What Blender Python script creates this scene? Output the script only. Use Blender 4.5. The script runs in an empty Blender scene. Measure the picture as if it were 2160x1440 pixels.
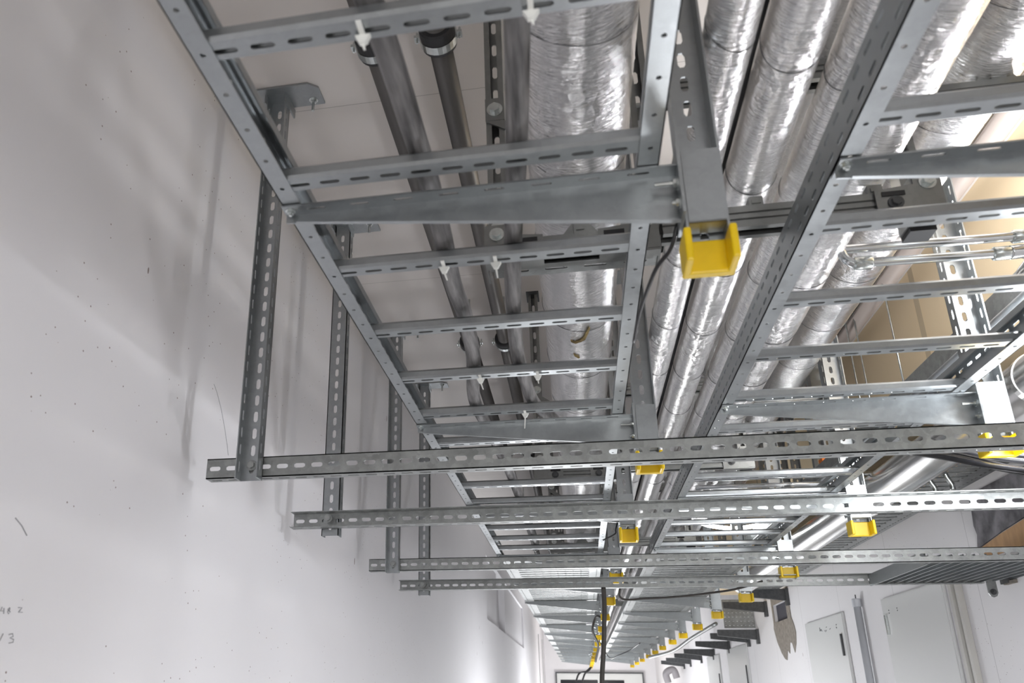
import bpy, math, random
from mathutils import Vector, Matrix, noise
random.seed(7)
S = bpy.context.scene
C = S.collection
H = 1.6                                   # camera height above the floor; z below is measured from the camera
# ---------------------------------------------------------------- camera
def camera():
    cd = bpy.data.cameras.new('camera'); cam = bpy.data.objects.new('camera', cd); C.objects.link(cam)
    a = RM[0]; b = RM[1]; c = RM[2]
    m = Matrix(((a[0], -b[0], -c[0], 0), (a[1], -b[1], -c[1], 0), (a[2], -b[2], -c[2], H), (0, 0, 0, 1)))
    cam.matrix_world = m
    cd.sensor_fit = 'HORIZONTAL'; cd.sensor_width = 36
    cd.lens = 1718.61639 / 2160 * 36
    cd.shift_x = (1080 - 856.494) / 2160; cd.shift_y = (824.151 - 720) / 2160
    cd.clip_start = 0.02
    cd.dof.use_dof = True; cd.dof.focus_distance = 3.4; cd.dof.aperture_fstop = 5.6
    S.camera = cam
def rodr(r):
    th = math.sqrt(sum(x*x for x in r)); k = [x/th for x in r]
    K = Matrix(((0, -k[2], k[1]), (k[2], 0, -k[0]), (-k[1], k[0], 0)))
    I = Matrix.Identity(3)
    return I + K*math.sin(th) + (K @ K)*(1-math.cos(th))
RM = rodr((-0.355681522, 0.200585878, -0.0242198744)) @ Matrix(((1, 0, 0), (0, 0, -1), (0, 1, 0)))
camera()
# ---------------------------------------------------------------- world, lamps, exposure
W = bpy.data.worlds.new('world'); S.world = W; W.use_nodes = True
W.node_tree.nodes['Background'].inputs[0].default_value = (0.9, 0.93, 1, 1)
W.node_tree.nodes['Background'].inputs[1].default_value = 0.38
def lamp(name, loc, power, size, col=(1, 1, 1), kind='POINT', rot=None, sy=None):
    l = bpy.data.lights.new(name, kind); l.energy = power; l.color = col
    if kind == 'AREA':
        l.shape = 'RECTANGLE'; l.size = size; l.size_y = sy or size
    else: l.shadow_soft_size = size
    o = bpy.data.objects.new(name, l); C.objects.link(o); o.location = (loc[0], loc[1], loc[2]+H)
    if rot: o.rotation_euler = rot
    return o
lamp('work_light_right', (1.27, 2.165, 0.60), 34, 0.06, (0.93, 0.96, 1))
lamp('tube_light_right', (1.31, 2.14, 1.10), 54, 0.11, (0.97, 0.98, 1))
lamp('work_light_middle', (-0.1, 9.0, -1.2), 125, 0.5, (0.95, 0.97, 1))
lamp('work_light_far', (0.0, 16.5, -1.3), 240, 0.6, (0.95, 0.97, 1))
lamp('fill_light_behind', (0.5, -2.6, -0.2), 42, 1.4, (1, 0.97, 0.94), 'AREA', (math.radians(85), 0, 0), 1.4)  # unseen area light added as soft ambient fill from behind the camera
lamp('fill_light_end', (0.3, 22.5, -1.2), 170, 0.4, (1, 0.99, 0.98))  # unseen lamp added to brighten the end wall
lamp('work_light_wall', (0.9, 3.4, -1.35), 34, 0.10, (0.95, 0.96, 1))
S.view_settings.view_transform = 'Standard'; S.view_settings.look = 'None'
S.view_settings.exposure = 0.35; S.view_settings.gamma = 1; S.view_settings.use_curve_mapping = False

# ---------------------------------------------------------------- materials
def mat(name, col, rough=0.5, metal=0.0, var=0.0, vscale=20, bump=0.0, bscale=60, spec=None, stretch=(1, 1, 1), col2=None, detail=4, rvar=0.0):
    m = bpy.data.materials.new(name); m.use_nodes = True; nt = m.node_tree; N = nt.nodes; L = nt.links
    b = N['Principled BSDF']; b.inputs['Base Color'].default_value = (*col, 1)
    b.inputs['Roughness'].default_value = rough; b.inputs['Metallic'].default_value = metal
    tc = N.new('ShaderNodeTexCoord'); mp = N.new('ShaderNodeMapping'); mp.inputs['Scale'].default_value = stretch
    L.new(tc.outputs['Object'], mp.inputs['Vector'])
    if var or col2:
        n = N.new('ShaderNodeTexNoise'); n.inputs['Scale'].default_value = vscale; n.inputs['Detail'].default_value = detail
        L.new(mp.outputs[0], n.inputs['Vector'])
        r = N.new('ShaderNodeValToRGB'); r.color_ramp.elements[0].position = 0.3; r.color_ramp.elements[1].position = 0.7
        c2 = col2 or tuple(min(1, c*(1+var)) for c in col)
        r.color_ramp.elements[0].color = (*[c*(1-var) for c in col], 1); r.color_ramp.elements[1].color = (*c2, 1)
        L.new(n.outputs['Fac'], r.inputs[0]); L.new(r.outputs[0], b.inputs['Base Color'])
        if rvar:
            q = N.new('ShaderNodeMapRange'); q.inputs['To Min'].default_value = rough-rvar; q.inputs['To Max'].default_value = rough+rvar
            L.new(n.outputs['Fac'], q.inputs[0]); L.new(q.outputs[0], b.inputs['Roughness'])
    if bump:
        n = N.new('ShaderNodeTexNoise'); n.inputs['Scale'].default_value = bscale; n.inputs['Detail'].default_value = 5
        L.new(mp.outputs[0], n.inputs['Vector'])
        u = N.new('ShaderNodeBump'); u.inputs['Strength'].default_value = bump; u.inputs['Distance'].default_value = 0.004
        L.new(n.outputs['Fac'], u.inputs['Height']); L.new(u.outputs[0], b.inputs['Normal'])
    return m
def spangle(name, col, var, rough, metal=0.85, scale=45):
    m = mat(name, col, rough, metal); nt = m.node_tree; N = nt.nodes; L = nt.links; b = N['Principled BSDF']
    tc = N.new('ShaderNodeTexCoord'); v = N.new('ShaderNodeTexVoronoi'); v.inputs['Scale'].default_value = scale
    n = N.new('ShaderNodeTexNoise'); n.inputs['Scale'].default_value = 9; n.inputs['Detail'].default_value = 6
    L.new(tc.outputs['Object'], n.inputs['Vector'])
    mx = N.new('ShaderNodeMixRGB'); mx.blend_type = 'ADD'; mx.inputs[0].default_value = 0.06
    L.new(tc.outputs['Object'], mx.inputs[1]); L.new(n.outputs['Color'], mx.inputs[2]); L.new(mx.outputs[0], v.inputs['Vector'])
    sp = N.new('ShaderNodeSeparateColor'); L.new(v.outputs['Color'], sp.inputs[0]); n.inputs['Scale'].default_value = 14; n.inputs['Roughness'].default_value = 0.65
    a = N.new('ShaderNodeMath'); a.operation = 'MULTIPLY_ADD'; a.inputs[1].default_value = 0.35; L.new(sp.outputs[0], a.inputs[0]); a2 = N.new('ShaderNodeMath'); a2.operation = 'MULTIPLY'; a2.inputs[1].default_value = 1.6; L.new(n.outputs['Fac'], a2.inputs[0]); L.new(a2.outputs[0], a.inputs[2])
    r = N.new('ShaderNodeValToRGB'); r.color_ramp.elements[0].position = 0.3; r.color_ramp.elements[1].position = 0.8
    r.color_ramp.elements[0].color = (*[c*(1-var) for c in col], 1); r.color_ramp.elements[1].color = (*[min(1, c*(1+var)) for c in col], 1)
    h = N.new('ShaderNodeMath'); h.operation = 'MULTIPLY'; h.inputs[1].default_value = 0.5; L.new(a.outputs[0], h.inputs[0])
    L.new(h.outputs[0], r.inputs[0]); L.new(r.outputs[0], b.inputs['Base Color'])
    q = N.new('ShaderNodeMapRange'); q.inputs['To Min'].default_value = rough-0.12; q.inputs['To Max'].default_value = rough+0.12
    L.new(h.outputs[0], q.inputs[0]); L.new(q.outputs[0], b.inputs['Roughness'])
    return m
GALV = spangle('galvanised_steel', (0.36, 0.38, 0.39), 0.09, 0.34, 0.9, 90)
GALVD = spangle('dull_zinc_steel', (0.32, 0.332, 0.328), 0.3, 0.45, 0.8, 60)
STRUT = spangle('strut_steel', (0.26, 0.265, 0.26), 0.12, 0.34, 0.85, 60)
DARKSTEEL = mat('dark_coated_steel', (0.085, 0.088, 0.092), 0.42, 0.5, 0.2, 30)
CHROME = mat('polished_conduit', (0.72, 0.74, 0.75), 0.13, 1.0)
ZINC = mat('bright_zinc', (0.6, 0.63, 0.62), 0.25, 1.0, 0.15, 60)
PIPE = mat('grey_pipe', (0.13, 0.125, 0.12), 0.38, 0.6, 0.15, 12, 0.1, 30, stretch=(1, .2, 1))
RUBBER = mat('black_rubber', (0.02, 0.02, 0.022), 0.6)
CABLE = mat('dusty_grey_cable', (0.055, 0.053, 0.053), 0.55, 0, 0.3, 60, 0.7, 120, stretch=(1, .10, 1), col2=(0.30, 0.29, 0.29), detail=8)
BLACK = mat('black_cable', (0.012, 0.012, 0.014), 0.28, 0, 0.2, 40)
DCAB = mat('dark_hanging_cable', (0.05, 0.045, 0.04), 0.6, 0, 0.2, 40)
YEL = mat('yellow_plastic', (0.82, 0.56, 0.005), 0.38, 0, 0.05, 30)
ORG = mat('orange_plastic', (0.9, 0.22, 0.01), 0.4)
TIE = mat('white_nylon', (0.82, 0.83, 0.80), 0.35)
GPIPE = mat('beige_grey_plastic_pipe', (0.30, 0.26, 0.24), 0.4)
DUCT = mat('bright_sheet_duct', (0.78, 0.78, 0.77), 0.22, 1.0, 0.06, 8, 0.06, 10)
WHITEM = mat('white_lacquer', (0.68, 0.69, 0.68), 0.26)
PVC = mat('grey_white_pvc', (0.62, 0.64, 0.68), 0.35)
CONC = mat('rough_concrete', (0.13, 0.125, 0.135), 0.9, 0, 0.4, 9, 0.8, 40, col2=(0.30, 0.29, 0.31))
CARD = mat('brown_cardboard', (0.50, 0.30, 0.15), 0.8, 0, 0.12, 30, stretch=(1, 1, .3))
STAIN = mat('grey_filler', (0.24, 0.215, 0.185), 0.9, 0, 0.25, 25)
HOLE_SHADE = mat('cavity_shade', (0.05, 0.05, 0.065), 0.9)  # near-black colour for the shade inside the wall hole
GLASSD = mat('dark_glazing', (0.02, 0.022, 0.025), 0.08)
INK = mat('pencil_mark', (0.33, 0.33, 0.35), 0.8)
FLOORM = mat('grey_screed', (0.42, 0.41, 0.40), 0.7, 0, 0.1, 5)
def foilmat():
    m = bpy.data.materials.new('aluminium_foil'); m.use_nodes = True; nt = m.node_tree; N = nt.nodes; L = nt.links
    b = N['Principled BSDF']; b.inputs['Metallic'].default_value = 1; b.inputs['Base Color'].default_value = (0.86, 0.85, 0.85, 1); b.inputs['Roughness'].default_value = 0.19
    tc = N.new('ShaderNodeTexCoord')
    def noi(scale, stretch, detail=5, dist=0):
        mp = N.new('ShaderNodeMapping'); mp.inputs['Scale'].default_value = stretch
        mp.inputs['Rotation'].default_value = (0.0, 0.0, 0.35)
        L.new(tc.outputs['Object'], mp.inputs['Vector'])
        n = N.new('ShaderNodeTexNoise'); n.inputs['Scale'].default_value = scale; n.inputs['Detail'].default_value = detail; n.inputs['Distortion'].default_value = dist
        L.new(mp.outputs[0], n.inputs['Vector']); return n
    a = noi(46, (0.6, 3.6, 0.6), 9, 1.0)           # wrinkles running round the pipe
    c = noi(11, (1, 1, 1), 3, 1.2)
    v = N.new('ShaderNodeTexVoronoi'); v.feature = 'DISTANCE_TO_EDGE'; v.inputs['Scale'].default_value = 26
    L.new(tc.outputs['Object'], v.inputs['Vector'])
    mask = N.new('ShaderNodeValToRGB'); mask.color_ramp.elements[0].position = 0.5; mask.color_ramp.elements[1].position = 0.68
    msk = noi(2.6, (1, 1, 1), 2); L.new(msk.outputs['Fac'], mask.inputs[0])
    mm = N.new('ShaderNodeMath'); mm.operation = 'MULTIPLY'; L.new(v.outputs['Distance'], mm.inputs[0]); L.new(mask.outputs[0], mm.inputs[1])
    s1 = N.new('ShaderNodeMath'); s1.operation = 'MULTIPLY_ADD'; s1.inputs[1].default_value = 0.9
    L.new(c.outputs['Fac'], s1.inputs[0]); L.new(a.outputs['Fac'], s1.inputs[2])
    s2 = N.new('ShaderNodeMath'); s2.operation = 'MULTIPLY_ADD'; s2.inputs[1].default_value = 2.0
    L.new(mm.outputs[0], s2.inputs[0]); L.new(s1.outputs[0], s2.inputs[2])
    u = N.new('ShaderNodeBump'); u.inputs['Strength'].default_value = 0.68; u.inputs['Distance'].default_value = 0.007
    L.new(s2.outputs[0], u.inputs['Height']); L.new(u.outputs[0], b.inputs['Normal'])
    return m
FOIL = foilmat()
def wallmat(name, col, seam_axis=None, pitch=0.6, specks=True, seamw=0.004, off=0.0):
    m = bpy.data.materials.new(name); m.use_nodes = True; nt = m.node_tree; N = nt.nodes; L = nt.links
    b = N['Principled BSDF']; b.inputs['Roughness'].default_value = 0.62
    tc = N.new('ShaderNodeTexCoord')
    n = N.new('ShaderNodeTexNoise'); n.inputs['Scale'].default_value = 1.3; n.inputs['Detail'].default_value = 5; L.new(tc.outputs['Object'], n.inputs['Vector'])
    r = N.new('ShaderNodeValToRGB'); r.color_ramp.elements[0].color = (*[c*0.95 for c in col], 1); r.color_ramp.elements[1].color = (*[min(1, c*1.04) for c in col], 1)
    L.new(n.outputs['Fac'], r.inputs[0]); out = r.outputs[0]
    def mixdark(fac, colr):
        nonlocal out
        mx = N.new('ShaderNodeMixRGB'); L.new(fac, mx.inputs[0]); L.new(out, mx.inputs[1]); mx.inputs[2].default_value = (*colr, 1); out = mx.outputs[0]
    if specks:
        for sc, th, st, cc in ((46, 0.065, (1, 1, 1), (0.20, 0.14, 0.13)), (7, 0.03, (1, 1, .35), (0.25, 0.2, 0.19))):
            mp = N.new('ShaderNodeMapping'); mp.inputs['Scale'].default_value = st; L.new(tc.outputs['Object'], mp.inputs['Vector'])
            v = N.new('ShaderNodeTexVoronoi'); v.inputs['Scale'].default_value = sc; L.new(mp.outputs[0], v.inputs['Vector']); sv = N.new('ShaderNodeSeparateColor'); L.new(v.outputs['Color'], sv.inputs[0]); tv = N.new('ShaderNodeMath'); tv.operation = 'POWER'; tv.inputs[1].default_value = 3.0; L.new(sv.outputs[0], tv.inputs[0]); tw = N.new('ShaderNodeMath'); tw.operation = 'MULTIPLY'; tw.inputs[1].default_value = th*1.6; L.new(tv.outputs[0], tw.inputs[0])
            lt = N.new('ShaderNodeMath'); lt.operation = 'LESS_THAN'; L.new(tw.outputs[0], lt.inputs[1]); L.new(v.outputs['Distance'], lt.inputs[0])
            n2 = N.new('ShaderNodeTexNoise'); n2.inputs['Scale'].default_value = 2.2; L.new(tc.outputs['Object'], n2.inputs['Vector'])
            g = N.new('ShaderNodeMath'); g.operation = 'GREATER_THAN'; g.inputs[1].default_value = 0.50; L.new(n2.outputs['Fac'], g.inputs[0])
            ml = N.new('ShaderNodeMath'); ml.operation = 'MULTIPLY'; L.new(lt.outputs[0], ml.inputs[0]); L.new(g.outputs[0], ml.inputs[1])
            mixdark(ml.outputs[0], cc)
    if seam_axis is not None:
        sx = N.new('ShaderNodeSeparateXYZ'); L.new(tc.outputs['Object'], sx.inputs[0])
        ad = N.new('ShaderNodeMath'); ad.operation = 'ADD'; ad.inputs[1].default_value = 20*pitch+off; L.new(sx.outputs[seam_axis], ad.inputs[0])
        mo = N.new('ShaderNodeMath'); mo.operation = 'MODULO'; mo.inputs[1].default_value = pitch; L.new(ad.outputs[0], mo.inputs[0])
        lt = N.new('ShaderNodeMath'); lt.operation = 'LESS_THAN'; lt.inputs[1].default_value = seamw; L.new(mo.outputs[0], lt.inputs[0])
        ml = N.new('ShaderNodeMath'); ml.operation = 'MULTIPLY'; ml.inputs[1].default_value = 0.55; L.new(lt.outputs[0], ml.inputs[0])
        mixdark(ml.outputs[0], tuple(c*0.45 for c in col))
    L.new(out, b.inputs['Base Color'])
    n3 = N.new('ShaderNodeTexNoise'); n3.inputs['Scale'].default_value = 120; L.new(tc.outputs['Object'], n3.inputs['Vector'])
    u = N.new('ShaderNodeBump'); u.inputs['Strength'].default_value = 0.08; u.inputs['Distance'].default_value = 0.002
    L.new(n3.outputs['Fac'], u.inputs['Height']); L.new(u.outputs[0], b.inputs['Normal'])
    return m
WALL = wallmat('white_wall_paint', (0.76, 0.75, 0.77))
CEIL = wallmat('off_white_ceiling', (0.58, 0.55, 0.53), 1, 0.62, False, 0.004, 0.12)
WALLR = wallmat('white_panel_wall', (0.76, 0.75, 0.76), 1, 1.25, True, 0.006)
TAN = wallmat('beige_fire_board', (0.86, 0.70, 0.47), 1, 1.2, True, 0.05, 0.35)

D = [Vector(RM[0]), Vector(RM[1]), Vector(RM[2])]
def at(px, py, y):
    r = D[0]*((px-856.494)/1718.616)+D[1]*((py-824.151)/1718.616)+D[2]; return r*(y/r.y)
# ---------------------------------------------------------------- mesh builder
class MB:
    def __init__(s): s.v = []; s.f = []
    def add(s, vs, fs):
        o = len(s.v); s.v += [tuple(x) for x in vs]; s.f += [tuple(i+o for i in f) for f in fs]; return s
    def box(s, x0, x1, y0, y1, z0, z1):
        return s.add([(x0, y0, z0), (x1, y0, z0), (x1, y1, z0), (x0, y1, z0), (x0, y0, z1), (x1, y0, z1), (x1, y1, z1), (x0, y1, z1)],
                     [(0, 3, 2, 1), (4, 5, 6, 7), (0, 1, 5, 4), (1, 2, 6, 5), (2, 3, 7, 6), (3, 0, 4, 7)])
    def prism(s, poly, o, u, v, w, L):                       # polygon (a,b) in plane u,v extruded L along w
        o, u, v, w = map(Vector, (o, u, v, w)); n = len(poly)
        a = [o+u*p[0]+v*p[1] for p in poly]; b = [q+w*L for q in a]
        return s.add(a+b, [tuple(range(n))[::-1], tuple(range(n, 2*n))]+[(i, (i+1) % n, n+(i+1) % n, n+i) for i in range(n)])
    def tube(s, pts, r, n=14, cap=True, rads=None):
        pts = [Vector(p) for p in pts]; vs = []; fs = []; up = None
        for i, p in enumerate(pts):
            t = (pts[min(i+1, len(pts)-1)]-pts[max(i-1, 0)]).normalized()
            if up is None:
                up = Vector((0, 0, 1)) if abs(t.z) < 0.9 else Vector((1, 0, 0))
            a = (up-t*up.dot(t)).normalized(); b = t.cross(a); up = a
            rr = rads[i] if rads else r
            vs += [p+(a*math.cos(2*math.pi*k/n)+b*math.sin(2*math.pi*k/n))*rr for k in range(n)]
        m = len(pts)
        for i in range(m-1):
            for k in range(n): fs.append((i*n+k, i*n+(k+1) % n, (i+1)*n+(k+1) % n, (i+1)*n+k))
        if cap: fs += [tuple(range(n))[::-1], tuple(range((m-1)*n, m*n))]
        return s.add(vs, fs)
    def plate(s, o, u, v, n, L, Wd, t, rows=None, pitch=.05, sl=.028, sw=.011, off=None, seg=3):
        """sheet L x Wd, thickness t, with real slots; rows = list of v positions of slot centres"""
        o, u, v, n = map(Vector, (o, u, v, n))
        cells = []
        if not rows:
            pts = [(0, 0), (L, 0), (L, Wd), (0, Wd)]
            a = [o+u*p[0]+v*p[1] for p in pts]; b = [q+n*t for q in a]
            if t == 0: return s.add(a, [(0, 1, 2, 3)])
            return s.add(a+b, [(3, 2, 1, 0), (4, 5, 6, 7)]+[(i, (i+1) % 4, 4+(i+1) % 4, 4+i) for i in range(4)])
        bounds = [0]+[(rows[i]+rows[i+1])/2 for i in range(len(rows)-1)]+[Wd]
        off = 0 if off is None else off
        vs = []; fs = []
        cnt = int((L-off)/pitch+1e-6)
        xs = [off+pitch*i for i in range(cnt+1)]
        def quad(a0, a1, b0, b1):
            if a1-a0 < 1e-5: return
            q = [o+u*a0+v*b0, o+u*a1+v*b0, o+u*a1+v*b1, o+u*a0+v*b1]; k = len(vs); vs.extend(q); fs.append((k, k+1, k+2, k+3, 0))
        quad(0, off, 0, Wd); quad(xs[-1], L, 0, Wd)
        for j, rc in enumerate(rows):
            b0, b1 = bounds[j], bounds[j+1]
            for i in range(cnt):
                a0, a1 = xs[i], xs[i+1]; ac = (a0+a1)/2
                r = sw/2; hx = max(sl/2-r, 0)
                inner = []; outer = []
                for sgn in (1, -1):
                    for k in range(seg+1):
                        th = -math.pi/2+math.pi*k/seg
                        px, py = math.cos(th)*sgn, math.sin(th)*sgn
                        inner.append((ac+sgn*hx+px*r, rc+py*r))
                        if k == 0: outer.append((ac+sgn*hx, b0 if sgn > 0 else b1))
                        elif k == seg: outer.append((ac+sgn*hx, b1 if sgn > 0 else b0))
                        elif k < seg/2: outer.append((a1 if sgn > 0 else a0, b0 if sgn > 0 else b1))
                        else: outer.append((a1 if sgn > 0 else a0, b1 if sgn > 0 else b0))
                m = len(inner); k0 = len(vs)
                vs.extend([o+u*p[0]+v*p[1] for p in inner]); vs.extend([o+u*p[0]+v*p[1] for p in outer])
                for k in range(m):
                    k2 = (k+1) % m
                    fs.append((k0+m+k, k0+m+k2, k0+k2, k0+k, 1))
        nv = len(vs)
        if t:
            vs = vs+[p+n*t for p in vs]; F = []
            for f in fs:
                q = f[:4]; F.append(q[::-1]); F.append(tuple(i+nv for i in q))
                if f[4]: F.append((q[3], q[2], q[2]+nv, q[3]+nv))
            # outer rim
            k = len(vs); e = [o, o+u*L, o+u*L+v*Wd, o+v*Wd]; vs += e+[p+n*t for p in e]
            F += [(k+i, k+(i+1) % 4, k+4+(i+1) % 4, k+4+i) for i in range(4)]
            return s.add(vs, F)
        return s.add(vs, [f[:4] for f in fs])
    def rail(s, prof, o, u, v, w, L, t=.0025):               # open profile polyline (a,b) thickened, along w
        o, u, v, w = map(Vector, (o, u, v, w)); n = len(prof); nr = []
        for i in range(n):
            d = []
            for a, b in ((i-1, i), (i, i+1)):
                if a >= 0 and b < n:
                    e = Vector((prof[b][0]-prof[a][0], prof[b][1]-prof[a][1])); e.normalize(); d.append(Vector((-e.y, e.x)))
            m = sum(d, Vector((0, 0))); m.normalize(); nr.append(m/max(.5, m.dot(d[0])))
        q = [Vector(p)+nr[i]*t for i, p in enumerate(prof)]
        poly = [tuple(p) for p in prof]+[tuple(p) for p in reversed(q)]
        a = [o+u*p[0]+v*p[1] for p in poly]; b = [x+w*L for x in a]; k = len(poly)
        fs = [(i, (i+1) % k, k+(i+1) % k, k+i) for i in range(k)]
        for i in range(n-1):
            fs.append((i, i+1, k-2-i, k-1-i)); fs.append((k+i, k+k-1-i, k+k-2-i, k+i+1))
        return s.add(a+b, fs)
    def build(s, name, m, parent=None, smooth=False, origin=None, bevel=0):
        me = bpy.data.meshes.new(name)
        if parent is not None: base = Vector(parent['_o']) if '_o' in parent else Vector((0, 0, 0))
        else:
            base = Vector(origin) if origin is not None else sum((Vector(x) for x in s.v), Vector())/len(s.v)
        me.from_pydata([tuple(Vector(x)-base) for x in s.v], [], s.f); me.update(); me.materials.append(m)
        if smooth:
            for p in me.polygons: p.use_smooth = True
        o = bpy.data.objects.new(name, me); C.objects.link(o)
        if parent is not None: o.parent = parent; o['_o'] = tuple(base)
        else: o.location = (base.x, base.y, base.z+H)
        if bevel:
            bv = o.modifiers.new('bevel', 'BEVEL'); bv.width = bevel; bv.segments = 2; bv.limit_method = 'ANGLE'
        return o
def tag(o, label, cat, group=None, kind=None):
    if label: o['label'] = label
    if cat: o['category'] = cat
    if group: o['group'] = group
    if kind: o['kind'] = kind
    return o
def thing(name, label, cat, o, group=None):
    e = bpy.data.objects.new(name, None); C.objects.link(e); e.empty_display_size = 0.05
    e.location = (o[0], o[1], o[2]+H); e['_o'] = tuple(o)
    return tag(e, label, cat, group)
def struct(mb, name, m, **k):
    o = mb.build(name, m, **k); o['kind'] = 'structure'; return o
def copy_tree(root, loc, label, group=None):
    r = root.copy(); C.objects.link(r); r.location = (loc[0], loc[1], loc[2]+H); r['label'] = label
    if group: r['group'] = group
    for ch in list(root.children):
        c = ch.copy(); C.objects.link(c); c.parent = r
        for g in ch.children:
            d = g.copy(); C.objects.link(d); d.parent = c
    return r
ORD = ['nearest', 'second', 'third', 'fourth', 'fifth', 'sixth', 'seventh', 'eighth', 'ninth', 'tenth', 'eleventh', 'twelfth', 'thirteenth', 'fourteenth', 'fifteenth', 'sixteenth', 'seventeenth']
X, Y, Z = (1, 0, 0), (0, 1, 0), (0, 0, 1)
nX, nY, nZ = (-1, 0, 0), (0, -1, 0), (0, 0, -1)

# ================================================================= SETTING
XW, XR, ZC, YE, YB = -1.06, 2.12, 1.84, 26.0, -3.2
struct(MB().box(XW-.5, XR+.3, YB, YE+.3, -H-.1, -H), 'floor', FLOORM)
struct(MB().box(XW-.5, XR+.3, YB, YE+.3, ZC, ZC+.1), 'ceiling', CEIL)
w = MB(); ny0, ny1, nz0, nz1 = 10.0, 16.6, .845, 1.6     # left wall with a shallow niche
w.box(XW-.4, XW, YB, ny0, -H, ZC).box(XW-.4, XW, ny1, YE, -H, ZC).box(XW-.4, XW, ny0, ny1, -H, nz0).box(XW-.4, XW, ny0, ny1, nz1, ZC).box(XW-.4, XW-.12, ny0, ny1, nz0, nz1)
w.box(XW-.12, XW-.045, ny0, 11.7, nz0, nz1).box(XW-.12, XW-.03, 12.8, ny1, nz0, nz1)
struct(w, 'wall_left', WALL, origin=(XW, 0, 0))
w = MB(); hy0, hy1, hz0, hz1 = 9.3, 9.9, .775, .96         # right wall with a hole
w.box(XR, XR+.3, YB, hy0, -H, ZC).box(XR, XR+.3, hy1, YE, -H, ZC).box(XR, XR+.3, hy0, hy1, -H, hz0).box(XR, XR+.3, hy0, hy1, hz1, ZC)
w.box(XR+.22, XR+.3, hy0, hy1, hz0, hz1)
struct(w, 'wall_right', WALLR, origin=(XR, 0, 0))
struct(MB().box(XW-.5, XR+.3, YE, YE+.3, -H, ZC), 'wall_end', WALL)
# beige boarded soffit side hanging from the ceiling on the right
struct(MB().box(1.57, XR, -.6, 11.0, 1.2, ZC), 'trim_1', TAN)
# end door with dark glazing
d = struct(MB().box(-.72, 1.72, YE-.10, YE, -H, .62), 'door_1', WHITEM)
f = MB().box(-.76, 1.76, YE-.13, YE-.101, .62, .66).box(-.76, -.72, YE-.13, YE-.101, -H, .62).box(1.72, 1.76, YE-.13, YE-.101, -H, .62).build('door_frame', DARKSTEEL, d); f['_x'] = 0
MB().box(-.62, .45, YE-.115, YE-.101, -.4, .44).box(.55, 1.2, YE-.115, YE-.101, -.4, .44).build('glass_pane', GLASSD, d)
for ch in d.children: ch.location = -(d.location-Vector((0, 0, H)))

# ================================================================= SLOTTED CHANNELS
def uchannel(o, u, v, n, L, w, dep, m, name, parent=None, t=.0025, fl=True, sl=.028, sw=.011, fsw=.008, off=0):
    """web in plane u,v (origin at web centre line start), flanges towards n"""
    o = Vector(o); u, v, n = Vector(u), Vector(v), Vector(n); b = MB()
    b.plate(o-v*w/2, u, v, n, L, w, t, [w/2], .05, sl, sw, off)
    for s in (-1, 1):
        b.plate(o+v*(s*w/2), u, n, v*(-s), L, dep, t, [dep*.55] if fl else None, .05, sl*.95, fsw, off)
    return b.build(name, m, parent)
def bolt(o, ax, r, m, name, parent, shank=.0):
    ax = Vector(ax).normalized(); a = Vector((0, 0, 1)) if abs(ax.z) < .9 else Vector((1, 0, 0)); b = ax.cross(a); o = Vector(o); mb = MB()
    def cyl(r, h0, h1, n):
        p = [(r*math.cos(2*math.pi*k/n), r*math.sin(2*math.pi*k/n)) for k in range(n)]
        mb.prism(p, o+ax*h0, a, b, ax, h1-h0)
    cyl(r*1.5, 0, r*.25, 16); cyl(r, r*.25, r*1.05, 6)
    if shank: cyl(r*.5, r*1.05, shank, 10)
    return mb.build(name, m, parent)

# four cross beams (x direction), posts on the left, wall side on the right
BY = [2.08, 2.84, 3.93, 4.75]; BXL = [-1.006, -1.006, -.992, -1.008]; BXR = [2.10, 2.10, 2.10, 2.03]
BL = ['nearest and lowest-looking, blotchy zinc grey', 'second from the camera, its open side facing the camera', 'third from the camera, passing above the metal grating', 'farthest and shortest, ending at the wall hanger']
for i in range(4):
    flip = i in (1, 3)
    e = thing('slotted_beam', 'long slotted steel cross beam, '+BL[i], 'beam', (BXL[i], BY[i], .589), 'slotted cross beams below the trays')
    uchannel((BXL[i], BY[i], .589), X, Z, nY if flip else Y, BXR[i]-BXL[i], .058, .04, GALVD, 'channel', e, t=.003, sl=.0345, sw=.0132)
PY = [2.08-.004, 2.84+.004, 3.93-.004, 4.75+.004]
for i in range(4):
    back = i in (1, 3); y = PY[i]; n = Y if back else nY
    e = thing('hanging_post', 'slotted vertical steel post hung from the ceiling by the left wall, %s from the camera' % ORD[i], 'post', (-.868, y, ZC), 'slotted posts along the left wall')
    z0 = .548 if not back else .535
    uchannel((-.868, y, z0), Z, X, n, ZC-.006-z0, .064, .042, GALV, 'channel', e, t=.003, sl=.033, sw=.0135, off=.012)
    p = MB().prism([(-.135, -.055), (.115, -.055), (.145, -.03), (.145, .045), (-.135, .045)], (-.868, y-(.02 if not back else -.02), ZC-.008), X, Y, Z, .007)
    p.box(-.905, -.900, y-.05, y+.04, ZC-.04, ZC-.008).box(-.836, -.831, y-.05, y+.04, ZC-.04, ZC-.008)
    p.build('ceiling_plate', GALV, e)
    bolt((-.755, y, ZC-.008), nZ, .010, ZINC, 'anchor_bolt', e, .045)
    bolt((-.985, y, ZC-.008), nZ, .010, ZINC, 'anchor_bolt', e, .045)
    bolt((-.868, y-(.003 if not back else .03), .592), nY, .0105, GALVD, 'beam_bolt', e)

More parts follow.
